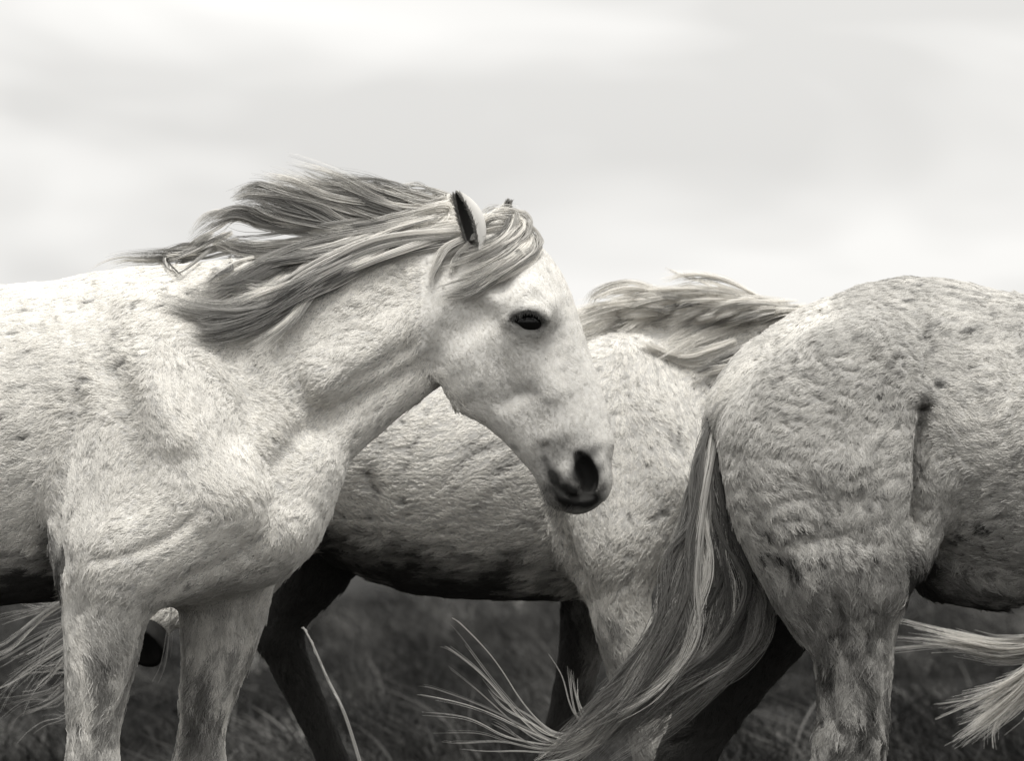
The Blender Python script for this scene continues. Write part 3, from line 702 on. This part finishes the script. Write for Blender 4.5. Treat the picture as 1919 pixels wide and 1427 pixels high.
    add([(1340, 540, 40), (1300, 522), (1262, 508), (1240, 500)], 14, 3, 4, 2, 0.7)
    add([(1430, 560, 40), (1360, 530), (1290, 520), (1230, 530)], 70, 6, 11, 4, 0.8)
    pts, rd, tt = locks(g, surf, 0.02); make_hair('mane', pts, rd, tt, M_PALE, root)
    # tail streaming behind the leading horse's legs
    g = []
    for i in range(26):
        a = i / 25
        tx = rng.uniform(-20, 110); ty = 1150 + 200 * a + rng.normal(0, 16)
        add([(425, 830, 0), (370, 900 + 40 * a, 0), (300, 1000 + 70 * a, 0), (190 + rng.normal(0, 20), 1080 + 90 * a, 0), (tx + 70, ty - 40, 0), (tx, ty + rng.normal(0, 30), 0), (tx - 50, ty + rng.uniform(-10, 80), 0)], 9, 14, 10, 6, float(rng.uniform(0.28, 0.5)), B_Y, 0.8, 0.0007)
    for i in range(1):
        add([(425, 830), (360, 960), (330 + 3 * i, 1100), (318 - 4 * i, 1190), (305 - 7 * i, 1260 + rng.normal(0, 10)), (268 - 7 * i, 1290 + rng.normal(0, 15))], 8, 8, 5, 3, 0.36, B_Y - 0.2, 0.8)
    pts, rd, tt = locks(g); make_hair('tail', pts, rd, tt, M_MANE, root)
    # ear
    b = np.array(W(1490, 650, B_Y - 0.06)); t = np.array(W(1471, 596, B_Y - 0.07)); a = t - b; f = unit(np.array([-0.5, -1, 0])); sd = unit(np.cross(a, f)); vv = []; tt = []
    for i in range(10):
        s = i / 9; w = 0.022 * (1 - s ** 2.2) * (0.7 + s) + 0.001
        for j in range(12):
            th = 6.2832 * j / 12; vv.append(b + a * s + w * (sd * math.cos(th) + f * math.sin(th) * 0.5)); tt.append(0.09)
    make_mesh('ear', vv, [(i * 12 + j, i * 12 + (j + 1) % 12, (i + 1) * 12 + (j + 1) % 12, (i + 1) * 12 + j) for i in range(9) for j in range(12)], M_EAR, root, tt)
    return root, body, coat
HB = build_horse_behind()

# ------------------------------------------------------------------ horse walking out of the picture, seen from its rump
C_Y = 0.28
def build_departing_horse():
    y0 = C_Y
    ax = [grid_axis(1.10, 3.30, 0.014, [(1.20, 2.02, 0.007)]), grid_axis(C_Y - 0.5, C_Y + 0.55, 0.013, [(C_Y - 0.42, C_Y + 0.05, 0.008)]), grid_axis(-0.02, 1.62, 0.014, [(0.42, 1.5, 0.007)])]
    S = Sculpt(y0, ax)
    S.tube([(2750, 830, -10, 190, 150), (2600, 830, -10, 250, 190), (2400, 835, 0, 290, 250), (2150, 845, 0, 295, 268), (1960, 840, 0, 284, 262), (1830, 800, 0, 258, 244), (1700, 760, 0, 232, 226), (1590, 755, 0, 195, 195), (1490, 770, 0, 150, 155), (1420, 780, 0, 95, 105)], 0.05)
    # croup and tail head
    S.tube([(1780, 620, 0, 86, 90), (1680, 612, 0, 78, 90), (1580, 640, 5, 66, 75), (1480, 690, 10, 58, 60), (1400, 745, 12, 46, 46), (1360, 800, 10, 34, 34)], 0.04)
    # near haunch, thigh, gaskin
    S.tube([(1640, 700, -165, 110, 70), (1560, 760, -180, 135, 80), (1490, 850, -185, 130, 90), (1490, 960, -180, 110, 92), (1530, 1060, -175, 92, 84)], 0.06)
    S.tube([(1650, 770, -185, 110, 62), (1630, 880, -205, 118, 74), (1620, 990, -205, 105, 78), (1610, 1080, -190, 95, 76)], 0.06)
    S.tube([(1420, 830, -110, 72, 75), (1432, 930, -125, 60, 70), (1480, 1050, -140, 60, 62), (1530, 1150, -150, 56, 56)], 0.05)
    S.tube([(1585, 1040, -180, 110, 84), (1594, 1130, -178, 95, 72), (1598, 1210, -175, 78, 60), (1600, 1290, -172, 67, 52), (1603, 1380, -170, 61, 48), (1598, 1450, -168, 58, 48)], 0.045)
    S.tube([(1560, 1250, -168, 32, 26), (1556, 1350, -166, 26, 22), (1550, 1440, -164, 30, 24)], 0.012)          # tendon
    S.tube([(1596, 1460, -168, 58, 48), (1600, 1530, -168, 42, 42), (1606, 1650, -168, 30, 32), (1608, 1760, -168, 30, 32), (1610, 1800, -168, 38, 38), (1622, 1850, -168, 32, 32), (1634, 1910, -168, 46, 46), (1645, 1985, -168, 55, 54)], 0.02)
    # flank fold
    S.tube([(1750, 900, -190, 40, 40), (1735, 980, -185, 34, 36), (1715, 1050, -180, 34, 40)], 0.04)
    S.cut([(1733, 768, -266, 9, 14), (1729, 850, -286, 7, 16), (1727, 930, -282, 8, 18), (1724, 1000, -262, 10, 22)], 0.018)
    S.tube([(1770, 1060, 0, 68, 90), (1860, 1080, 0, 62, 120)], 0.05)
    # far hind leg stretched back
    S.tube([(1600, 860, 150, 170, 90), (1530, 1000, 150, 140, 84), (1455, 1130, 150, 100, 70), (1385, 1240, 150, 78, 58), (1320, 1350, 150, 58, 48), (1285, 1430, 150, 50, 46)], 0.05)
    S.tube([(1285, 1430, 150, 50, 46), (1270, 1500, 150, 40, 40), (1245, 1610, 150, 30, 32), (1225, 1700, 150, 30, 32), (1222, 1740, 150, 37, 37), (1236, 1790, 150, 31, 31), (1250, 1850, 150, 46, 46), (1262, 1920, 150, 54, 54)], 0.02)
    # neck, head and forelegs (beyond the picture's edge)
    S.tube([(3050, 560, 0, 100, 65), (2930, 620, 0, 130, 80), (2800, 700, 0, 170, 105), (2680, 780, 0, 210, 140)], 0.05)
    S.tube([(3050, 540, 0, 80, 66), (3130, 600, 0, 100, 88), (3200, 720, 0, 80, 62), (3240, 830, 0, 60, 52)], 0.03)
    for dy, dx in ((-160, 0), (160, 120)):
        S.tube([(2640 + dx, 950, dy, 120, 80), (2610 + dx, 1080, dy, 90, 76), (2610 + dx, 1250, dy, 62, 58), (2610 + dx, 1420, dy, 48, 48)], 0.045)
        S.tube(leg_down(2610 + dx, 1430, dy, 2606 + dx, 2602 + dx, 2620 + dx), 0.02)
    S.ground()
    V, Q = S.mesh(); V = relax(V, Q, 2, 0.5); N, A = normals(V, Q); F = relax(S.flow(V), Q, 30, 0.6)
    V = stroke(V, N, [(1736, 750), (1730, 850), (1727, 930), (1722, 1010)], 12, 48)
    V = stroke(V, N, [(1735, 760), (1736, 770)], 13, 45)
    V = stroke(V, N, [(1370, 800), (1385, 900), (1430, 1010), (1500, 1130)], 18, 8)
    V = stroke(V, N, [(1470, 1020), (1560, 1010), (1660, 1020)], 22, 9)
    V = stroke(V, N, [(1520, 900), (1580, 880), (1640, 890)], 45, -12)
    V = stroke(V, N, [(1560, 1090), (1580, 1180), (1560, 1290), (1565, 1400)], 14, 8)
    N, A = normals(V, Q); V, q = fur_relief(V, N, F, 0.0026)
    px, py = to_px(V)
    dap = noise(V, 0.06, 3) * 0.5 + noise(V, 0.02, 4) * 0.6
    tint = 0.54 + 0.05 * noise(V, 0.2, 5) + 0.05 * noise(q, 0.022, 3) - 0.50 * np.clip(noise(q, 0.014, 0) - 0.55, 0, 0.8) * np.clip(0.6 + 0.7 * noise(V, 0.12, 1), 0.15, 1.2)
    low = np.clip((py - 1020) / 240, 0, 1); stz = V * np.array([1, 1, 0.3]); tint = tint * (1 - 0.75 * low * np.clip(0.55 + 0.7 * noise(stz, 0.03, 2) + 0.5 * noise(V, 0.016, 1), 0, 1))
   
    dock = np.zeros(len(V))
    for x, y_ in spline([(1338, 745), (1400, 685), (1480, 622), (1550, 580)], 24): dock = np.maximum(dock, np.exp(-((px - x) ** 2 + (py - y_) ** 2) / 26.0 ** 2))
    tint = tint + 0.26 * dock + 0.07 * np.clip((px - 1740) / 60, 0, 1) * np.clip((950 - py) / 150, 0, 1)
    ms = mud_shade(V, [(1690, 1030), (1740, 1025), (1780, 1062), (1850, 1100), (1919, 1118), (2400, 1115)]) * (px > 1700) * (px < 2500)  # shaded underside of the belly, painted into the coat
    ms = np.maximum(ms, mud_shade(V, [(1200, 1010), (1400, 1010), (1560, 1010), (1700, 1010)], 14) * (V[:, 1] > C_Y + 0.01) * (px < 1705))  # far hind leg: shade painted as a darker coat
    tint = tint * (1 - ms) + 0.07 * ms
    root = horse_root('grey_horse', 2.0, C_Y, 'flea-bitten grey horse seen by its rump and hind legs with a long drooping tail')
    make_mesh('body', V, Q, M_SKIN, root, tint * 0.5)
    lenf = 1 + 0.6 * np.clip((py - 980) / 180, 0, 1)
    grow_coat(V, Q, F, tint, 52000, 8, root, length=0.0095, lift=0.14, lenf=lenf, tousle=0.5, rad=0.00054, fleck=0.10)
    surf = surface_lookup(V, Q)
    g = []
    def add(c, n, r0, r1, r2, grey, y=C_Y - 0.03, flat=0.7, rad=0.0006, wv=3.0): g.append((c, n, r0, r1, r2, grey, y, flat, rad, wv, (1.0, 0.9, 0.85, 1.0)))
    L = np.array([(1338, 770), (1316, 860), (1290, 980), (1262, 1090), (1216, 1220), (1140, 1325), (1055, 1395), (985, 1440)], float)
    R = np.array([(1352, 800), (1352, 900), (1390, 1010), (1432, 1110), (1410, 1210), (1310, 1290), (1215, 1370), (1140, 1440)], float)
    nl = 60
    for i in range(nl):
        a = rng.random() if i > 15 else i / 15
        wob = np.cumsum(rng.normal(0, 5, (8, 2)), 0) + rng.normal(0, 13, (8, 2)); aa = np.clip(a + np.cumsum(rng.normal(0, 0.06, 8)) + rng.normal(0, 0.05, 8), 0, 1)[:, None]
        c = L + (R - L) * aa + wob * np.linspace(0, 1, 8)[:, None]
        dep = rng.uniform(-60, 40) - 40 * math.sin(3.14 * a)
        e = rng.integers(6, 9)
        dk = 0.7 + 0.75 * (1 - a)  # left strands paler, right darker: the tail's shadowed side painted in
        ctrl = [(x, y_, 20 + dep * (k / 7) - 55 * math.sin(3.14 * k / 7)) for k, (x, y_) in enumerate(c[:e])]
        add(ctrl, 110, 8, 12, 6, float(rng.choice([0.10, 0.18, 0.28, 0.46])) * dk)
    for c in ([(1150, 1330), (1060, 1385), (1010, 1370), (930, 1290), (870, 1220), (815, 1170)], [(1160, 1340), (1070, 1395), (1000, 1372), (900, 1320), (800, 1285), (760, 1280)],
              [(1130, 1360), (1060, 1400), (960, 1390), (880, 1360), (790, 1352)], [(1130, 1380), (1040, 1412), (950, 1410), (870, 1420), (810, 1418)],
              [(1120, 1350), (1095, 1350), (1078, 1320), (1074, 1270), (1062, 1222)], [(1120, 1360), (1090, 1352), (1070, 1330), (1058, 1280), (1056, 1240)],
              [(1150, 1350), (1070, 1390), (1000, 1350), (940, 1310), (900, 1260)], [(1100, 1390), (1030, 1400), (980, 1385), (940, 1350), (900, 1335)],
              [(1140, 1345), (1050, 1392), (985, 1352), (915, 1262), (845, 1205), (820, 1200)], [(1130, 1390), (1060, 1420), (1000, 1430), (920, 1440)]):
        [add([(x + rng.normal(0, 3) + sx_ * k, y_ + rng.normal(0, 3) + sy_ * k, -40) for k, (x, y_) in enumerate(c)], 5, 4, 2, 1.2, 0.55, rad=0.0006, wv=0.6) for sx_, sy_ in rng.normal(0, 5, (2, 2))]
    pts, rd, tt = locks(g); make_hair('tail', pts, rd, tt, M_MANE, root)
    return root
build_departing_horse()

# ------------------------------------------------------------------ a horse ahead, only its tail in view
def build_horse_ahead():
    root0, body, coat = HB
    s = (DIST + B_Y) / DIST; dx = 1.70 * s
    root = horse_root('white_horse', 1.0 + dx, B_Y, 'horse ahead of which only a bright white wind-blown tail shows')
    b = body.copy(); COL.objects.link(b); b.parent = root
    c = coat.copy(); COL.objects.link(c); c.parent = root
    g = []; y = B_Y - 0.05
    for i in range(16):
        a = i / 15
        ty = 1150 + 75 * a + rng.normal(0, 5); tx = 1650 + 60 * a + rng.normal(0, 30)
        g.append(([(2125, 830), (2080, 950), (2020, 1090 + 30 * a), (1960, 1185 + 35 * a), (1880, 1205 + 30 * a), (1790, 1190 + 25 * a), (tx, ty)], 40, 14, 12, 6, float(rng.uniform(0.45, 0.75)), y, 0.6, 0.0008))
    for i in range(26):
        a = i / 25
        g.append(([(2125, 840), (2090, 980), (2040, 1110), (1990, 1200), (1930, 1265 + 20 * a), (1870, 1290 + 70 * a), (1765 + 20 * a + rng.normal(0, 34), 1310 + 120 * a + rng.normal(0, 14))], 46, 14, 15, 8, float(rng.uniform(0.5, 0.8)), y - 0.03, 0.6, 0.0008))
    pts, rd, tt = locks(g); make_hair('tail', pts, rd, tt, M_MANE, root)
build_horse_ahead()
